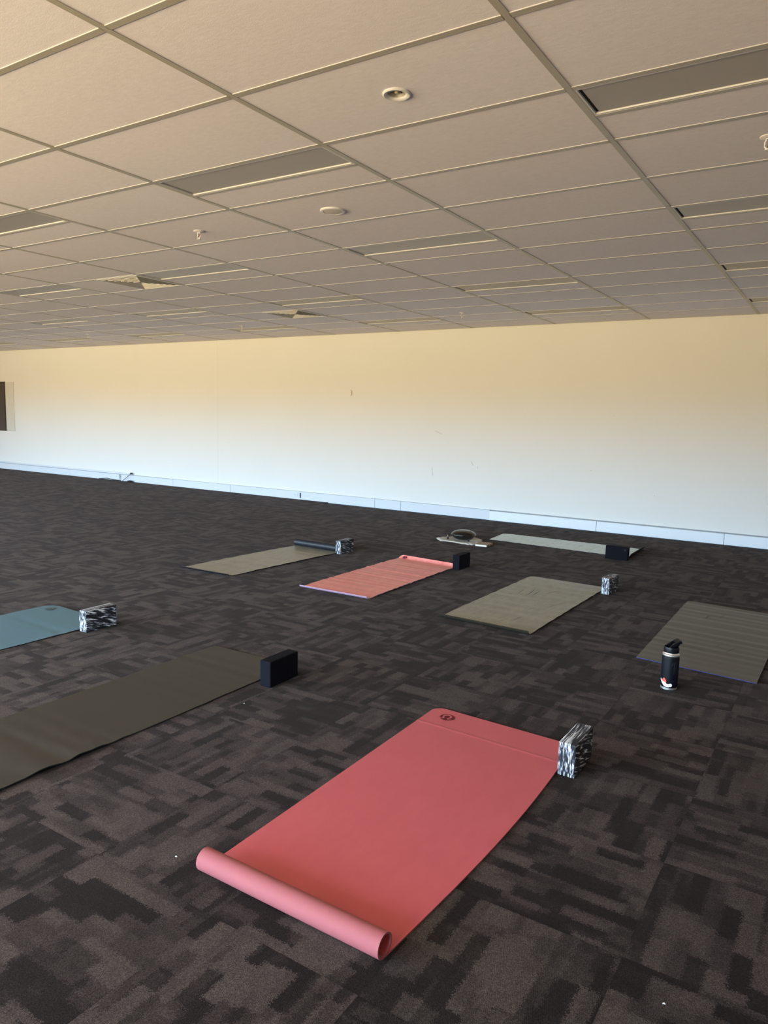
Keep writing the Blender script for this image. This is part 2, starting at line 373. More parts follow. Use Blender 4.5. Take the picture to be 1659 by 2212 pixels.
# ------------------------------------------------------------------ ceiling
VENTS = [(-4.2, 3.0), (-4.2, 5.4)]
LIGHTS = [(-11,11),(-9,11),(-7,8),(-7,11),(-5,5),(-5,8),(-5,11),(-3,2),(-3,5),(-3,8),(-3,11),(-1,2),(-1,5),(-1,8),(-1,11),(1,2),(1,5),(1,8),(1,11)]
LS = set(LIGHTS); TZ = CEIL+.003
b = MB(); bt = MB(); be = MB()
J0, J1 = -8, 13
for i in range(-15, 6):
    x0, x1 = max(i*1.2, LEFT_X), min(i*1.2+1.2, RIGHT_X)
    if x1 <= x0: continue
    for j in range(J0, J1):
        y0, y1 = max(j*.6, BACK_Y), min(j*.6+.6, WALL_Y)
        if y1 <= y0: continue
        v = [q for q in VENTS if abs(q[1]-y0) < .01 and x0-.01 <= q[0] < x1-.01]
        if v: b.box(x0, v[0][0], y0, y1, TZ, TZ+.012); bt.box(v[0][0]-.012, v[0][0]+.012, y0, y1, CEIL, CEIL+.010)
        elif (i, j) in LS:
            b.box(x0, x1, y0+.3, y1, TZ, TZ+.012)
            bt.box(x0+.012, x1-.012, y0+.3-.012, y0+.3+.012, CEIL, CEIL+.010); be.box(x0+.013, x1-.013, y0+.3-.0128, y0+.3-.012, CEIL+.001, CEIL+.010)
        elif (i, j) == (0, 1):          # tile with the round cut-out of the downlight
            hx, hy, hr, n = .596, .908, .040, 48
            cor = [(x0,y0),(x1,y0),(x1,y1),(x0,y1)]
            def on_edge(a):
                dx, dy = math.cos(a), math.sin(a)
                t = min((((x1 if dx > 0 else x0)-hx)/dx) if abs(dx) > 1e-9 else 1e9, (((y1 if dy > 0 else y0)-hy)/dy) if abs(dy) > 1e-9 else 1e9)
                return hx+dx*t, hy+dy*t
            angs = sorted([2*PI*k/n for k in range(n)] + [math.atan2(cy-hy, cx-hx) % (2*PI) for cx, cy in cor])
            for z in (TZ, TZ+.012): b.grid([[(*on_edge(a), z) for a in angs], [(hx+hr*math.cos(a), hy+hr*math.sin(a), z) for a in angs]], True)
            b.grid([[(hx+hr*math.cos(a), hy+hr*math.sin(a), TZ) for a in angs], [(hx+hr*math.cos(a), hy+hr*math.sin(a), TZ+.012) for a in angs]], True)
        else: b.box(x0, x1, y0, y1, TZ, TZ+.012)
ceiling = structure(b.build('ceiling', M['tile']))
b = MB(); b.box(LEFT_X-.1, RIGHT_X+.1, BACK_Y-.1, WALL_Y+.1, CEIL+.26, CEIL+.30); structure(b.build('soffit', M['duct'], ceiling))
for i in range(-14, 6):
    if LEFT_X < i*1.2 < RIGHT_X: bt.box(i*1.2-.014, i*1.2+.014, BACK_Y, WALL_Y, CEIL, CEIL+.010)
for j in range(J0, J1):
    if not BACK_Y < j*.6 < WALL_Y: continue
    for i in range(-15, 6):
        x0, x1 = max(i*1.2, LEFT_X)+.012, min(i*1.2+1.2, RIGHT_X)-.012
        if x1 <= x0: continue
        bt.box(x0, x1, j*.6-.014, j*.6+.014, CEIL, CEIL+.010)
        be.box(x0+.001, x1-.001, j*.6-.0148, j*.6-.014, CEIL+.001, CEIL+.010)  # lit near side of the tee, painted as a pale strip
bt.box(LEFT_X, RIGHT_X, WALL_Y-.02, WALL_Y, CEIL, CEIL+.010)
structure(bt.build('ceiling_grid', M['tee'], ceiling)); structure(be.build('ceiling_grid_lit_edge', M['tee_lit'], ceiling))

# recessed light panels 1200 x 300
def make_light():
    r = empty('ceiling_light', (0,0,CEIL))
    b = MB(); w, d = 1.176, .276
    for s in ((0, w, 0, .012), (0, w, d-.012, d), (0, .012, .012, d-.012), (w-.012, w, .012, d-.012)): b.box(*s, .001, .012)
    b.box(0, w, 0, d, .05, .055)
    b.build('light_frame', M['white'], r, loc=(.012, .012, 0))
    b = MB(); b.box(.026, w-.020, .016, d-.016, .006, .010); b.build('diffuser', M['diff'], r, loc=(.012,.012,0), bevel=.0015)
    b = MB(); b.box(.012, .026, .012, d-.012, .010, .045); b.build('end_gap', M['black_gap'], r, loc=(.012,.012,0))
    return r
proto = make_light()
ROW = {2: 'the nearest row of panels', 5: 'the second nearest row', 8: 'the third nearest row', 11: 'the row by the far wall'}
ORD = ['rightmost', 'second from the right', 'third from the right', 'fourth from the right', 'fifth from the right', 'sixth from the right', 'seventh from the right']
cnt = {}
for k, (i, j) in enumerate(sorted(LIGHTS, key=lambda q: (q[1], -q[0]))):
    o = proto if k == 0 else copy_tree(proto)
    o.location = (i*1.2, j*.6, CEIL)
    n = cnt.get(j, 0); cnt[j] = n+1
    tag(o, 'unlit ceiling light panel, %s in %s' % (ORD[n], ROW[j]), 'light', 'unlit recessed light panels in the ceiling grid')

# square four-way air diffusers
def make_vent():
    r = empty('air_vent', (0,0,CEIL)); S = .595
    b = MB(); h = S/2
    for s in ((-h, h, -h, -h+.03), (-h, h, h-.03, h), (-h, -h+.03, -h+.03, h-.03), (h-.03, h, -h+.03, h-.03)): b.box(*s, -.003, .006)
    b.build('vent_frame', M['white'], r)
    b = MB(); b.box(-h+.02, h-.02, -h+.02, h-.02, .10, .105)
    for s in ((-h+.02,-h+.025,-h+.02,h-.02),(h-.025,h-.02,-h+.02,h-.02),(-h+.02,h-.02,-h+.02,-h+.025),(-h+.02,h-.02,h-.025,h-.02)): b.box(*s, .006, .10)
    b.build('duct_box', M['duct'], r)
    for k in range(6):
        a = h-.032-k*.043                      # lower outer edge
        c = max(a-.026, .006)                  # upper inner edge
        b = MB()
        for t in (0, .0015):
            lo = [(-a,-a,.000+t),(a,-a,.000+t),(a,a,.000+t),(-a,a,.000+t)]; hi = [(-c,-c,.020+t),(c,-c,.020+t),(c,c,.020+t),(-c,c,.020+t)]
            b.grid([lo, hi], True)
        for q in range(4):
            s = (q+1) % 4
            e = [(-a,-a),(a,-a),(a,a),(-a,a)]
            p0, p1 = e[q], e[s]; b.quad((*p0, -.005), (*p1, -.005), (*p1, .0), (*p0, .0))
        b.build('vent_blade', M['blade'], r)
    return r
v1 = make_vent(); v1.location = (-3.9, 3.3, CEIL); v2 = copy_tree(v1); v2.location = (-3.9, 5.7, CEIL)
tag(v1, 'square louvred air vent in the ceiling, the larger-looking and nearer of the two', 'vent', 'square four-way ceiling air vents')
tag(v2, 'square louvred air vent in the ceiling, the farther one close to the far wall', 'vent', 'square four-way ceiling air vents')

# downlight, round cover, sprinklers
r = empty('downlight', (.596, .908, TZ))
b = MB(); b.lathe([(.055,0),(.057,-.004),(.052,-.008),(.042,-.007),(.037,-.002),(.036,.0)], 48); b.build('trim_ring', M['white'], r, smooth=True)
b = MB(); b.lathe([(.038,-.003),(.034,.010),(.026,.022),(.012,.030),(.0005,.032)], 40); b.build('reflector', painted('downlight_reflector', (.34,.31,.28), .35, .02, 0), r, smooth=True)
b = MB(); b.lathe([(.010,.026),(.010,.010),(.007,.004),(.0005,.002)], 24, c=(-.004,.004,0)); b.build('lamp', M['lamp_glass'], r, smooth=True)
b = MB(); b.tube([(.012,.006,.010),(.024,.002,-.001)], .0022, 8); b.build('lamp_clip', M['lid'], r)
tag(r, 'small round recessed downlight with a white trim ring in the nearest ceiling tiles', 'light')
r = empty('round_ceiling_cover', (-.629, 2.124, TZ))
b = MB(); b.lathe([(.078,0),(.079,-.005),(.074,-.010),(.060,-.011),(.058,-.008)], 48); b.build('rim', M['white'], r, smooth=True)
b = MB(); b.lathe([(.057,-.007),(.055,-.0105),(.0005,-.013)], 48); b.build('cover_plate', painted('cover_plate_enamel', (.60,.56,.52), .5, .02, 0), r, smooth=True)
tag(r, 'round flush white ceiling disc with a slim rim, past the downlight', 'ceiling fitting')
def make_sprinkler():
    r = empty('fire_sprinkler', (0,0,TZ))
    b = MB(); b.lathe([(.038,0),(.038,-.003),(.030,-.007),(.013,-.009),(.012,-.012),(.0005,-.012)], 32); b.build('escutcheon', M['white'], r, smooth=True)
    b = MB(); b.tube([(-.009,0,-.011),(-.016,0,-.022),(-.015,0,-.040),(-.006,0,-.052),(.006,0,-.052),(.015,0,-.040),(.016,0,-.022),(.009,0,-.011)], .0042, 10); b.build('yoke', M['white'], r, smooth=True)
    b = MB(); b.tube([(0,0,-.012),(0,0,-.050)], .0026, 8); b.build('glass_bulb', mat('dark_red_bulb', (.10,.01,.015), .2), r, smooth=True)
    b = MB(); b.lathe([(.0005,-.054),(.014,-.055),(.014,-.058),(.0005,-.059)], 24); b.build('deflector', M['white'], r, smooth=True)
    return r
sp = make_sprinkler()
SPR = [(1.812,2.085,'white ceiling fire sprinkler cut by the right edge of the photo',1.0,.75), (-1.797,2.104,'white ceiling fire sprinkler left of the round ceiling disc',1.0,.75),
       (-1.874,6.40,'white ceiling fire sprinkler near the far wall, rightmost of the three small far ones',1.0,.75), (-5.45,6.36,'white ceiling fire sprinkler near the far wall, middle of the three small far ones',1.0,.75),
       (-8.9,6.24,'white ceiling fire sprinkler near the far wall, leftmost of the three small far ones',1.0,.75)]
for k, (x, y, lab, s, a) in enumerate(SPR):
    o = sp if k == 0 else copy_tree(sp)
    o.location = (x, y, TZ); o.rotation_euler = (0,0,a-1.0)
    tag(o, lab, 'sprinkler', 'fire sprinklers in the ceiling')

# ------------------------------------------------------------------ wall fittings
r = empty('power_outlet', (-5.51, WALL_Y-.034, .07))
b = MB(); b.box(-.075, .062, -.012, 0, -.042, .042); b.build('faceplate', M['white'], r, bevel=.003)
b = MB(); b.box(.062, .078, -.010, 0, -.042, .042); b.build('edge_shadow', M['plug'], r)  # side shadow of the plate, built as a black strip
for sx in (-.045, .012):
    b = MB()
    for dx, dz in ((-.008,.004),(.008,.004),(0,-.012)): b.box(sx+dx-.002, sx+dx+.002, -.0135, -.0119, dz-.006, dz+.006)
    b.build('socket', M['skirt_back'], r)
for sx in (-.045, .012):
    b = MB(); b.box(sx-.006, sx+.006, -.017, -.012, .022, .034); b.build('switch', M['white'], r, bevel=.001)
tag(r, 'white double power outlet set into the skirting of the far wall', 'outlet')

r = empty('loose_cable', (-9.75, WALL_Y-.05, 0))
b = MB(); b.tube([(.02,0,.165),(-.02,-.02,.13),(-.10,-.035,.07),(-.19,-.04,.012)], .005, 8); b.build('cord', M['plug'], r, smooth=True)
b = MB(); b.box(-.005,.04,-.012,.02,.150,.182); b.build('cord_clip', M['plug'], r, bevel=.004)
b = MB(); b.lathe([(.0005,0),(.05,.002),(.055,.018),(.03,.034),(.0005,.036)], 20, c=(.04,-.05,0)); b.build('plug', M['plug'], r, smooth=True)
tag(r, 'short black cable and plug hanging off the top of the skirting at left', 'cable')
b = MB(); b.tube([(-10.07,WALL_Y-.055,.13),(-10.065,WALL_Y-.06,.06),(-10.07,WALL_Y-.07,.012),(-10.2,WALL_Y-.09,.012),(-10.45,WALL_Y-.075,.03),(-10.7,WALL_Y-.08,.008),(-10.3,WALL_Y-.13,.006),(-10.05,WALL_Y-.10,.006)], .006, 8)
tag(b.build('wire_loop', M['plug'], smooth=True), 'thin black wire looped on the carpet at the skirting, left of the cable and plug', 'wire')

r = empty('wall_board', (-15.4, WALL_Y, .87))
b = MB(); b.box(-1.2, 1.29, -.035, 0, 0, 1.11); b.build('dark_panel', M['board'], r, bevel=.004)
b = MB(); b.box(1.29, 1.62, -.010, 0, 0, 1.10); b.build('side_panel', M['board_frame'], r, bevel=.003)
tag(r, 'dark brown board on the far wall, cut by the left edge of the photo', 'board')

# ------------------------------------------------------------------ yoga mats
def yoga_mat(name, corners, prof, top, under, label, ripple=None, rc=.05, thick=.005, nU=36, bulge=0.0, corner_far=True, corner_near=False, group='unrolled yoga mats'):
    """corners: near-left, near-right, far-right, far-left (x,y). prof: list of (length coordinate, height, nx_len, nz) centre line from the near end to the far end."""
    NL, NR, FR, FL = [Vector(c) for c in corners]
    Ln = ((FL+FR)/2-(NL+NR)/2).length
    W = (NR-NL).length
    org = (NL+NR+FR+FL)/4
    L = [0.0]
    for i in range(1, len(prof)): L.append(L[-1]+math.hypot(prof[i][0]-prof[i-1][0], prof[i][1]-prof[i-1][1]))
    tot = L[-1]
    topv, botv = [], []
    for i, (l, z, nl, nz) in enumerate(prof):
        s = l/Ln
        a = NL + (FL-NL)*s; c = NR + (FR-NR)*s
        wd = (c-a)/W; ld = (FL-NL).normalized()
        # rounded corners
        de, dn = tot-L[i], L[i]
        ins = 0
        if corner_far and de < rc: ins = rc-math.sqrt(max(rc*rc-(rc-de)**2, 0))
        if corner_near and dn < rc: ins = rc-math.sqrt(max(rc*rc-(rc-dn)**2, 0))
        rt, rb = [], []
        for k in range(nU+1):
            u = k/nU; x = ins + (W-2*ins)*u
            bl = bulge*math.sin(PI*min(max(s,0),1))*u
            q = a + wd*(x+bl)
            dz = ripple(x/W, l) if ripple else 0
            P = Vector((q.x-org.x, q.y-org.y, z+dz+thick/2+.0006))
            n3 = Vector((ld.x*nl, ld.y*nl, nz))*(thick/2)
            rt.append(P+n3); rb.append(P-n3)
        topv.append(rt); botv.append(rb)
    b = MB(); b.grid(topv, m=0); 
    b2 = MB(); b2.grid([list(reversed(r_)) for r_ in botv], m=1)
    n0 = len(b.v); b.v += b2.v; b.f += [tuple(i+n0 for i in f) for f in b2.f]; b.m += b2.m
    def strip(A, B):
        b.grid([A, B], m=1)
    strip(botv[0], topv[0]); strip(topv[-1], botv[-1])
    strip([r_[0] for r_ in topv], [r_[0] for r_ in botv]); strip([r_[-1] for r_ in botv], [r_[-1] for r_ in topv])
    r = empty(name, (org.x, org.y, 0))
    o = b.build('mat_sheet', [top, under], r, smooth=True)
    tag(r, label, 'yoga mat', group)
    return r
def flat(a, c, step=.02):
    n = max(2, int(round((c-a)/step))); return [(a+(c-a)*k/n, 0.0, 0.0, 1.0) for k in range(n+1)]
def arc_near(R, ang, drop=.0, n=40):
    """near-end curl, returned from the free end to the flat part; ang in radians turned upward"""
    out = []
    for k in range(n+1):
        t = ang*k/n; rr = R-drop*t/(2*PI)
        out.append((-rr*math.sin(t), R-rr*math.cos(t), math.sin(t), math.cos(t)))
    return list(reversed(out))
def arc_far(R, ang, L, drop=0.0, n=40):
    out = []
    for k in range(n+1):
        t = ang*k/n; rr = R-drop*t/(2*PI)
        out.append((L+rr*math.sin(t), R-rr*math.cos(t), -math.sin(t), math.cos(t)))
    return out
def waves(amp, seeds, fall=None):
    rnd = random.Random(seeds)
    comp = [(rnd.uniform(.5,1), rnd.uniform(.07,.26), rnd.uniform(0,6.28), rnd.uniform(-.6,.6)) for _ in range(6)]
    s = sum(c[0] for c in comp)
    def f(u, l):
        d = 0
        for a, wl, ph, sk in comp: d += a*math.sin(2*PI*l/wl+ph+sk*u*2)
        d = (d/s)*.5+.5
        w = 1.0 if fall is None else fall(l)
        return amp*d*w
    return f
def win(a, c, e=.08):
    return lambda l: max(0., min(1., (l-a)/e))*max(0., min(1., (c-l)/e))

def logo(parent, loc, rot, size, m_disc, m_line, rx=0.0):
    """round emblem with an open horseshoe letter"""
    r = MB(); n = 40
    r.poly([(size*math.cos(2*PI*k/n), size*math.sin(2*PI*k/n), 0) for k in range(n)])
    e = r.build('emblem', m_disc, parent, loc=loc); e.rotation_euler = (rx, 0, rot)
    b = MB(); pts = []
    def seg(P, w0):
        L_, R_ = [], []
        for i in range(len(P)):
            a = Vector(P[max(i-1,0)]); c = Vector(P[min(i+1,len(P)-1)]); t = (c-a).normalized(); nn = Vector((-t.y, t.x))
            w = w0*(.35+.65*math.sin(PI*(i+.6)/(len(P)+.2)))
            p = Vector(P[i]); L_.append((*(p+nn*w)*size, .0006)); R_.append((*(p-nn*w)*size, .0006))
        b.grid([L_, R_])
    P = [(-.82,-.42),(-.62,-.62),(-.42,-.60),(-.36,-.42),(-.46,-.18),(-.54,.06),(-.50,.32),(-.34,.54),(-.06,.66),(.22,.60),(.42,.40),(.48,.12),(.40,-.16),(.26,-.42),(.28,-.64),(.50,-.68),(.78,-.44)]
    seg(P, .15)
    o = b.build('emblem_letter', m_line, e)
    return e

# A: near coral mat, rolled up at the near end
R = .034
prof = arc_near(R, 2*PI+1.0, .006, 60)[:-1] + flat(0, 1.53, .005)
mA = yoga_mat('yoga_mat', [(.690,-.228),(1.350,-.228),(1.352,1.290),(.660,1.315)], prof, M['pink'], M['pink_under'],
    'large coral pink yoga mat in the foreground, its near end rolled into a tube',
    ripple=lambda u, l: .0016*math.exp(-((l-1.338)/.007)**2), rc=.055, bulge=.03)
logo(mA, (.765-mA.location.x, 1.225-mA.location.y, .0075), .10, .035, M['logo_red'], M['pink'])

# B: dark olive mat, left
prof = flat(0, 1.80, .015)
def rB(u, l): return waves(.018, 5, win(-.1, .75, .3))(u, l)*(.25+.75*u) + waves(.0045, 8, win(1.0, 1.85, .3))(u, l)
mB = yoga_mat('yoga_mat', [(-.860,-.45),(-.258,-.45),(-.270,1.35),(-.872,1.335)], prof, M['olive'], M['black_under'],
    'dark olive charcoal yoga mat running off the left edge, black block at its end', ripple=rB, rc=.03)
# C: slate blue mat
mC = yoga_mat('yoga_mat', [(-2.475,-.50),(-1.800,-.50),(-1.785,1.30),(-2.480,1.325)], flat(0, 1.81, .02), M['teal'], M['black_under'],
    'slate blue yoga mat cut by the left edge of the photo', ripple=waves(.0035, 3, win(1.2, 1.8, .2)), rc=.09)
logo(mC, (-2.375-mC.location.x, 1.235-mC.location.y, .0085), .1, .035, M['logo_grey'], M['teal'])
# D: worn olive mat, far left, rolled at its far end
prof = arc_near(.10, .65, 0, 12)[:-1] + flat(0, 1.50) + arc_far(.040, 2*PI+.6, 1.50, .006, 60)[1:]
mD = yoga_mat('yoga_mat', [(-2.755,2.80),(-2.165,2.815),(-2.105,4.325),(-2.700,4.345)], prof, M['olive_worn_glare'], M['navy_under'],
    'worn olive yoga mat at the back left with its far end rolled up dark', ripple=waves(.008, 12, win(.1, 1.4, .2)), rc=.02, corner_far=False)
logo(mD, (-2.60-mD.location.x, 4.335-.037-mD.location.y, .055), 0, .028, M['black_gap'], M['navy_under'], rx=PI*.40)
# E: worn coral mat behind
prof = arc_near(.05, .95, 0, 12)[:-1] + flat(0, 1.50, .012) + arc_far(.055, 1.15, 1.50, 0, 16)[1:]
mE = yoga_mat('yoga_mat', [(-1.445,2.875),(-.790,2.885),(-.822,4.40),(-1.475,4.46)], prof, M['pink_worn_glare'], M['lav_under'],
    'creased coral pink yoga mat in the middle distance with curled ends', ripple=waves(.010, 21, win(.05, 1.45, .1)), rc=.045)
logo(mE, (-1.405-mE.location.x, 4.432-mE.location.y, .019), .0, .025, M['logo_red'], M['pink'], rx=.62)
# F: worn olive mat, centre right, near end bent down over a crest
prof = arc_near(.042, 1.25, 0, 14)[:-1] + flat(0, 1.70, .012)
mF = yoga_mat('yoga_mat', [(-.105,2.782),(.575,2.757),(.590,4.46),(-.095,4.485)], prof, M['olive_worn_glare'], M['olive_under'],
    'worn olive grey yoga mat with scratch marks, between the pink mat and the bottle', ripple=waves(.008, 33, win(.08, 1.68, .1)), rc=.04)
# G: grey mat at the right edge
mG = yoga_mat('yoga_mat', [(1.270,2.685),(1.925,2.630),(1.945,4.33),(1.250,4.385)], flat(0, 1.70, .012), M['grey_worn'], M['blue_edge'],
    'grey yoga mat with a blue underside edge, behind the black bottle at the right', ripple=waves(.009, 41, win(-.1, 1.8, .1)), rc=.03, thick=.0045)
# H: mat lying across the back, wall glare put into its top colour
prof = arc_near(.055, 1.35, 0, 16)[:-1] + flat(0, 1.62, .015)
mH = yoga_mat('yoga_mat', [(.335,6.64),(.345,6.01),(-1.285,6.09),(-1.335,6.63)][:4], prof, M['far_glare'], M['black_under'],
    'yoga mat with pale glare in its colour, lying sideways nearest the far wall', ripple=waves(.005, 52, win(.0, 1.6, .1)), rc=.03)

# scratch marks on the worn mats
def scratches(parent, lst, m):
    for (x0, y0, x1, y1, w) in lst:
        b = MB(); n = 6; A, B = [], []
        d = Vector((x1-x0, y1-y0)).normalized(); nn = Vector((-d.y, d.x))
        for k in range(n+1):
            t = k/n; q = Vector((x0+(x1-x0)*t, y0+(y1-y0)*t)) + nn*.004*math.sin(PI*t); ww = w*.45*math.sin(PI*(.05+.9*t))
            A.append((q.x-parent.location.x+nn.x*ww, q.y-parent.location.y+nn.y*ww, .0125)); B.append((q.x-parent.location.x-nn.x*ww, q.y-parent.location.y-nn.y*ww, .0125))
        b.grid([A, B]); b.build('scratch_mark', m, parent)
M['scratch'] = mat('dark_scratch', (.022,.021,.017), .7)
SCF_ = [(.16,3.75,.14,3.98,.006),(.20,3.74,.19,3.98,.005),(.06,3.92,.08,3.70,.004),(.26,3.86,.32,4.06,.006),(-.02,3.52,.02,3.62,.005),(.42,3.42,.50,3.72,.003),(.36,2.98,.38,3.10,.005),(.02,3.66,.05,3.72,.006),(.33,3.30,.36,3.42,.003)]
SCG = [(1.46,3.88,1.48,4.02,.005),(1.55,3.95,1.57,4.12,.004),(1.60,3.30,1.66,3.42,.004),(1.70,3.10,1.76,3.28,.005),(1.63,3.18,1.66,3.28,.004)]
scratches(mF, SCF_, M['scratch']); scratches(mG, SCG, M['scratch'])

# ------------------------------------------------------------------ yoga blocks
def make_block(name, m, emblem=False):
    b = MB(); b.box(-.035, .035, -.1145, .1145, 0, .138)
    o = b.build(name, m, bevel=.006, seg=3)
    return o
bm_ = make_block('yoga_block', M['marble']); bk_ = make_block('yoga_block', M['foam_black'])
BL = [(bm_, (1.411, 1.117), -.0, 'black and white marbled foam yoga block beside the foreground coral mat'),
      (bm_, (-1.738, 1.162), -.0, 'black and white marbled foam yoga block at the end of the slate blue mat'),
      (bm_, (-2.075, 4.336), -.0, 'black and white marbled foam yoga block against the rolled end of the back left mat'),
      (bm_, (.650, 4.322), -.06, 'black and white marbled foam yoga block at the corner of the scratched olive mat'),
      (bk_, (-.190, 1.138), .02, 'plain black foam yoga block at the end of the dark olive mat'),
      (bk_, (-.770, 4.415), -.0, 'plain black foam yoga block at the corner of the creased pink mat'),
      (bk_, (.292, 5.872), PI/2-.02, 'plain black foam yoga block in front of the sideways mat near the far wall')]
used = set()
for src, (x, y), rz, lab in BL:
    o = src if src.name not in used else src.copy()
    if src.name in used: COL.objects.link(o)
    used.add(src.name)
    o.location = (x, y, 0); o.rotation_euler = (0, 0, rz)
    tag(o, lab, 'yoga block', 'foam yoga blocks standing on edge')
    last = o
b = MB(); b.lathe([(.0005,0),(.009,0),(.009,.0008),(.0005,.0008)], 24)
e = b.build('emblem', M['grey_print'], last); e.location = (-.0352, -.085, .108); e.rotation_euler = (0, -PI/2, 0)

# ------------------------------------------------------------------ bottle
bx, by = 1.537, 2.288
r = empty('water_bottle', (bx, by, 0))
VR = Vector((.843, .537, 0)).normalized()      # sideways axis of the handle
b = MB(); b.lathe([(.041,.0135),(.043,.016),(.0435,.022),(.0435,.172),(.0425,.178),(.041,.180)], 64); b.build('bottle_body', M['bottle'], r, smooth=True)
b = MB(); b.lathe([(.0005,0),(.039,0),(.0415,.002),(.042,.0135),(.041,.0135)], 64); b.build('steel_base', M['steel'], r, smooth=True)
b = MB(); b.lathe([(.041,.180),(.0425,.182),(.0430,.186),(.0425,.190),(.039,.193),(.037,.196),(.036,.200)], 64); b.build('steel_collar', M['steel'], r, smooth=True)
b = MB(); b.lathe([(.0345,.198),(.0385,.200),(.0390,.206),(.0385,.222),(.0370,.229),(.0350,.230),(.0335,.226),(.0330,.218),(.0005,.216)], 64); lid = b.build('lid', M['lid'], r, smooth=True)
# flip handle: two arms hinged at the left of the lid, joined by a wide end, rising to the right
b = MB(); side = Vector((-VR.y, VR.x, 0))
def arm(off):
    P = [VR*(-.018)+Vector((0,0,.222)), VR*(-.002)+Vector((0,0,.236)), VR*(.016)+Vector((0,0,.247)), VR*(.034)+Vector((0,0,.257))]
    rows = []
    for i, p in enumerate(P):
        w = .0045; h = .008
        q = p + side*off; n = (-VR*.62+Vector((0,0,.78)))
        rows.append([q+side*w+n*h, q-side*w+n*h, q-side*w-n*h, q+side*w-n*h])
    b.grid(rows, True, 0, True)
arm(.022); arm(-.022)
P0 = VR*.016+Vector((0,0,.248)); P1 = VR*.043+Vector((0,0,.261)); n = (-VR*.45+Vector((0,0,.89)))
rows = []
for p, h in ((P0,.008),(VR*.032+Vector((0,0,.2565)),.008),(P1,.0075)):
    rows.append([p+side*.026+n*h, p-side*.026+n*h, p-side*.026-n*h*1.1, p+side*.026-n*h*1.1])
b.grid(rows, True, 0, True)
b.build('carry_handle', M['lid'], r, bevel=.002)
b = MB(); b.tube([VR*.004+Vector((0,0,.216)), VR*.020+Vector((0,0,.232)), VR*.038+Vector((0,0,.240))], .0075, 12); b.build('spout', M['lid'], r, smooth=True)
# print and sticker, wrapped around the body
cam_dir = math.atan2(-1.7032-by, 2.2557-bx)
def wrap(pts, rr, off):     # pts: (arc length to the viewer's right, z)
    return [(math.cos(cam_dir+(s-.018)/.0435)*rr, math.sin(cam_dir+(s-.018)/.0435)*rr, z+.004) for s, z in pts]
def patch(outline_top, outline_bot, name, m, rr):
    b = MB(); b.grid([wrap(outline_bot, rr, 0), wrap(outline_top, rr, 0)]); return b.build(name, m, r, smooth=True)
n = 14
red_t = [(-.022+.026*k/n, .046+.014*math.sin(PI*k/n)) for k in range(n+1)]; red_b = [(-.022+.026*k/n, .034) for k in range(n+1)]
st = patch(red_t, red_b, 'sticker_sun', M['st_red'], .04375)
wt = [(-.036+.056*k/n, .053-.024*(k/n)**.7+.002*math.sin(k)) for k in range(n+1)]; wb = [(-.036+.056*k/n, .046-.032*math.sin(PI*.5*min(1,k/n*1.35))) for k in range(n+1)]
patch(wt, wb, 'sticker_banner', M['st_white'], .0439)
pt = [(-.022+.034*k/n, .0335-.007*k/n+.0015) for k in range(n+1)]; pb = [(-.022+.034*k/n, .0335-.007*k/n-.0025) for k in range(n+1)]
patch(pt, pb, 'sticker_writing', M['st_pink'], .0440)
pt = [(-.018+.030*k/n, .0265-.006*k/n+.001) for k in range(n+1)]; pb = [(-.018+.030*k/n, .0265-.006*k/n-.001) for k in range(n+1)]
patch(pt, pb, 'sticker_writing', M['st_red'], .0440)
ct = [(.0255+.0085*math.cos(PI-PI*k/n), .0255+.0095*math.sin(PI*k/n)) for k in range(n+1)]; cb = [(.0255+.0085*math.cos(PI-PI*k/n), .0255-.0095*math.sin(PI*k/n)) for k in range(n+1)]
patch(ct, cb, 'sticker_ball', M['st_white'], .0441)
# tall faint print: a hooked T shape
patch([(.026,.138),(.034,.150),(.046,.156),(.056,.158)], [(.026,.126),(.031,.134),(.040,.142),(.056,.149)], 'printed_mark', M['grey_print'], .04370)
patch([(.037,.148),(.0415,.150)], [(.037,.085),(.0415,.085)], 'printed_mark', M['grey_print'], .04370)
patch([(.049,.148),(.0525,.149)], [(.049,.090),(.0525,.090)], 'printed_mark', M['grey_print'], .04370)
tag(r, 'black insulated water bottle with steel rims and a red and white sticker', 'bottle')

# ------------------------------------------------------------------ drum on cloth, mallets, book
dx, dy = -1.474, 5.863
pts = [(-1.72,5.70),(-1.66,5.63),(-1.50,5.64),(-1.36,5.61),(-1.235,5.60),(-1.20,5.72),(-1.24,5.86),(-1.30,6.02),(-1.42,6.08),(-1.58,6.06),(-1.70,5.98),(-1.76,5.86),(-1.78,5.77)]
rnd = random.Random(4); b = MB(); cx = sum(p[0] for p in pts)/len(pts); cy = sum(p[1] for p in pts)/len(pts); rings = []
NP = len(pts)*5
def edge(k):
    i = k//5; t = (k % 5)/5; a = pts[i % len(pts)]; c = pts[(i+1) % len(pts)]
    return a[0]+(c[0]-a[0])*t + rnd.uniform(-.008,.008), a[1]+(c[1]-a[1])*t + rnd.uniform(-.010,.010)
E_ = [edge(k) for k in range(NP)]
for q in range(9):
    f = 1-q/8.5; ring = []
    for k, (ex, ey) in enumerate(E_):
        px, py = cx+(ex-cx)*f, cy+(ey-cy)*f
        z = .004 if q == 0 else .008 + .008*abs(math.sin(k*.9+q*1.3))*(1 if f > .55 else .2) + .004*math.sin(px*60)*math.cos(py*47)
        rd = math.hypot(px-dx, py-dy)
        if rd < .17: z = min(z, .006)
        ring.append((px-dx, py-dy, min(max(z, .002), .016)))
    rings.append(ring)
b.grid(rings, True); b.poly(rings[-1])
o = b.build('cloth', M['cloth'], smooth=True, loc=(dx, dy, 0))
sd = o.modifiers.new('thick', 'SOLIDIFY'); sd.thickness = .002
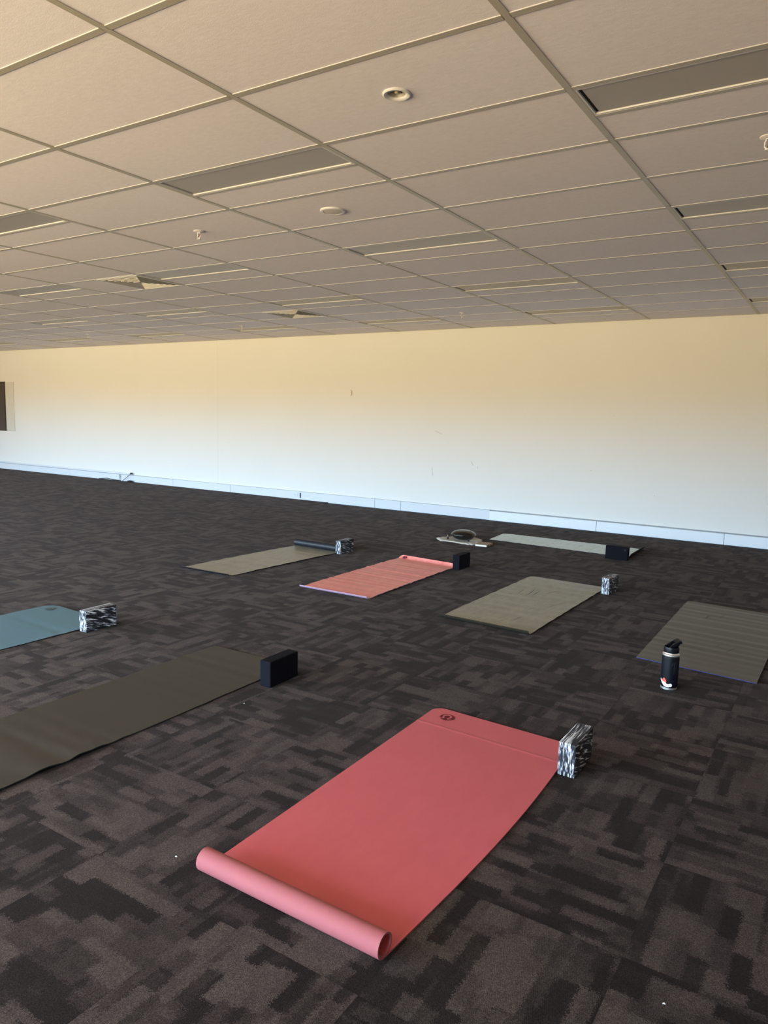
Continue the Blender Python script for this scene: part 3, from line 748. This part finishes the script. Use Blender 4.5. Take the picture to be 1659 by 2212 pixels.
tag(o, 'crumpled cream cloth spread under the dark round drum', 'cloth')
r = empty('tongue_drum', (dx, dy, .012))
b = MB(); prof = [(.0005,.0),(.07,.001),(.105,.013),(.130,.032),(.143,.050)]; b.lathe(prof, 64); b.build('lower_shell', M['drum'], r, smooth=True)
b = MB(); b.lathe([(.143,.049),(.1475,.051),(.1475,.057),(.143,.059)], 64); b.build('rim_seam', M['drum'], r, smooth=True)
b = MB(); b.lathe([(.143,.057)] + [(.143*math.cos(a), .058+.054*math.sin(a)) for a in [PI/2*k/14 for k in range(1,14)]] + [(.0005,.112)], 64); b.build('upper_shell', M['drum'], r, smooth=True)
for k in range(6):
    a = PI*2*k/6; b = MB(); c = []
    for t in range(13):
        th = -.42+.84*t/12; rr = .070+.036*math.cos(th*3.2); c.append((rr*math.cos(a+th*.75), rr*math.sin(a+th*.75)))
    b.tube([(x, y, .0585+.054*math.sqrt(max(0, 1-(math.hypot(x,y)/.143)**2))) for x, y in c], .0012, 6); b.build('tongue_slot', M['black_gap'], r)
tag(r, 'dark bronze round steel tongue drum resting on the cream cloth', 'drum')
def mallet(p0, p1, lab, hz=.033):
    r = empty('mallet', (p0[0], p0[1], 0)); d = (p1[0]-p0[0], p1[1]-p0[1])
    b = MB(); b.tube([(0,0,hz),(d[0], d[1], hz)], .005, 8); b.build('stick', M['wood'], r, smooth=True)
    b = MB(); b.lathe([(.0005,-.014),(.010,-.010),(.014,0),(.010,.010),(.0005,.014)], 16, c=(0,0,hz)); b.build('mallet_head', M['cloth_dark'], r, smooth=True)
    tag(r, lab, 'mallet', 'drum mallets on the cream cloth')
mallet((-1.60,5.715), (-1.70,5.90), 'small dark headed mallet on the cloth left of the drum')
mallet((-1.33,5.70), (-1.245,5.86), 'small dark headed mallet on the cloth right of the drum')
r = empty('book', (-1.135, 5.70, 0), .06)
b = MB(); b.box(-.068,.070,-.098,.098,.0015,.0030); b.box(-.068,.070,-.098,.098,.0205,.0225); b.box(.067,.070,-.098,.098,.003,.0205); b.build('cover', M['book'], r, bevel=.0006)
b = MB(); b.box(-.065,.066,-.096,.096,.0031,.0204); b.build('page_block', M['pages'], r)
tag(r, 'small brown book with white pages lying beside the drum cloth', 'book')

# lint on the carpet
for (x, y, lab) in ((-.123,.797,'tiny white lint speck on the carpet right of the dark olive mat'), (.569,-.237,'tiny white lint speck on the carpet left of the rolled pink mat'), (1.987,.028,'small pale crumb on the carpet at the lower right')):
    b = MB(); b.tube([(0,0,.0015),(.003,.002,.003),(.006,.0015,.0015)], .0014, 6); tag(b.build('lint', M['paper'], loc=(x, y, 0)), lab, 'lint')

# ------------------------------------------------------------------ world
w = bpy.data.worlds.new('daylight'); bpy.context.scene.world = w; w.use_nodes = True
t = w.node_tree; bg = t.nodes['Background']
tc = t.nodes.new('ShaderNodeTexCoord'); sx = t.nodes.new('ShaderNodeSeparateXYZ'); t.links.new(tc.outputs['Generated'], sx.inputs[0])
rp = t.nodes.new('ShaderNodeValToRGB'); cr = rp.color_ramp
mp = t.nodes.new('ShaderNodeMapRange'); mp.inputs[1].default_value = -1; mp.inputs[2].default_value = 1; t.links.new(sx.outputs[2], mp.inputs[0]); t.links.new(mp.outputs[0], rp.inputs[0])
STOPS = [(-.55, GROUND, GROUND_K*GN), (-.22, GROUND, GROUND_K*1.8), (.015, GROUND, GROUND_K), (.06, SKY, SKY_K), (.18, SKY, SKY_K), (.50, SKY_HI, SKY_K*SN)]
while len(cr.elements) < len(STOPS): cr.elements.new(.5)
for e, (z, c, k) in zip(cr.elements, STOPS): e.position = (z+1)/2; e.color = (*[q*k/16 for q in c], 1)
bg.inputs[1].default_value = 16.0; t.links.new(rp.outputs[0], bg.inputs[0])

# ------------------------------------------------------------------ camera
f_px, yaw, pitch, roll = 1575.697, math.radians(-32.58460), math.radians(-7.38090), math.radians(1.46981)
cy_, sy_ = math.cos(yaw), math.sin(yaw); cp, sp_ = math.cos(pitch), math.sin(pitch)
fw = Vector((sy_*cp, cy_*cp, sp_)); rt = Vector((cy_, -sy_, 0)); up = rt.cross(fw)
r2 = rt*math.cos(roll)+up*math.sin(roll); u2 = -rt*math.sin(roll)+up*math.cos(roll)
cd = bpy.data.cameras.new('camera'); co = bpy.data.objects.new('camera', cd); COL.objects.link(co)
m3 = Matrix((r2, u2, -fw)).transposed(); mw = m3.to_4x4(); mw.translation = Vector((2.25569, -1.70324, 1.39359)); co.matrix_world = mw
cd.sensor_fit = 'VERTICAL'; cd.sensor_height = 36; cd.lens = f_px/2212*36; cd.clip_start = .05; cd.clip_end = 200
sc = bpy.context.scene; sc.camera = co
sc.view_settings.view_transform = 'Standard'; sc.view_settings.look = 'None'; sc.view_settings.gamma = 1; sc.view_settings.exposure = EXPOSURE
sc.view_settings.use_curve_mapping = False
sc.cycles.use_denoising = True; sc.cycles.max_bounces = 10; sc.cycles.diffuse_bounces = 6
sc.cycles.sample_clamp_indirect = 10
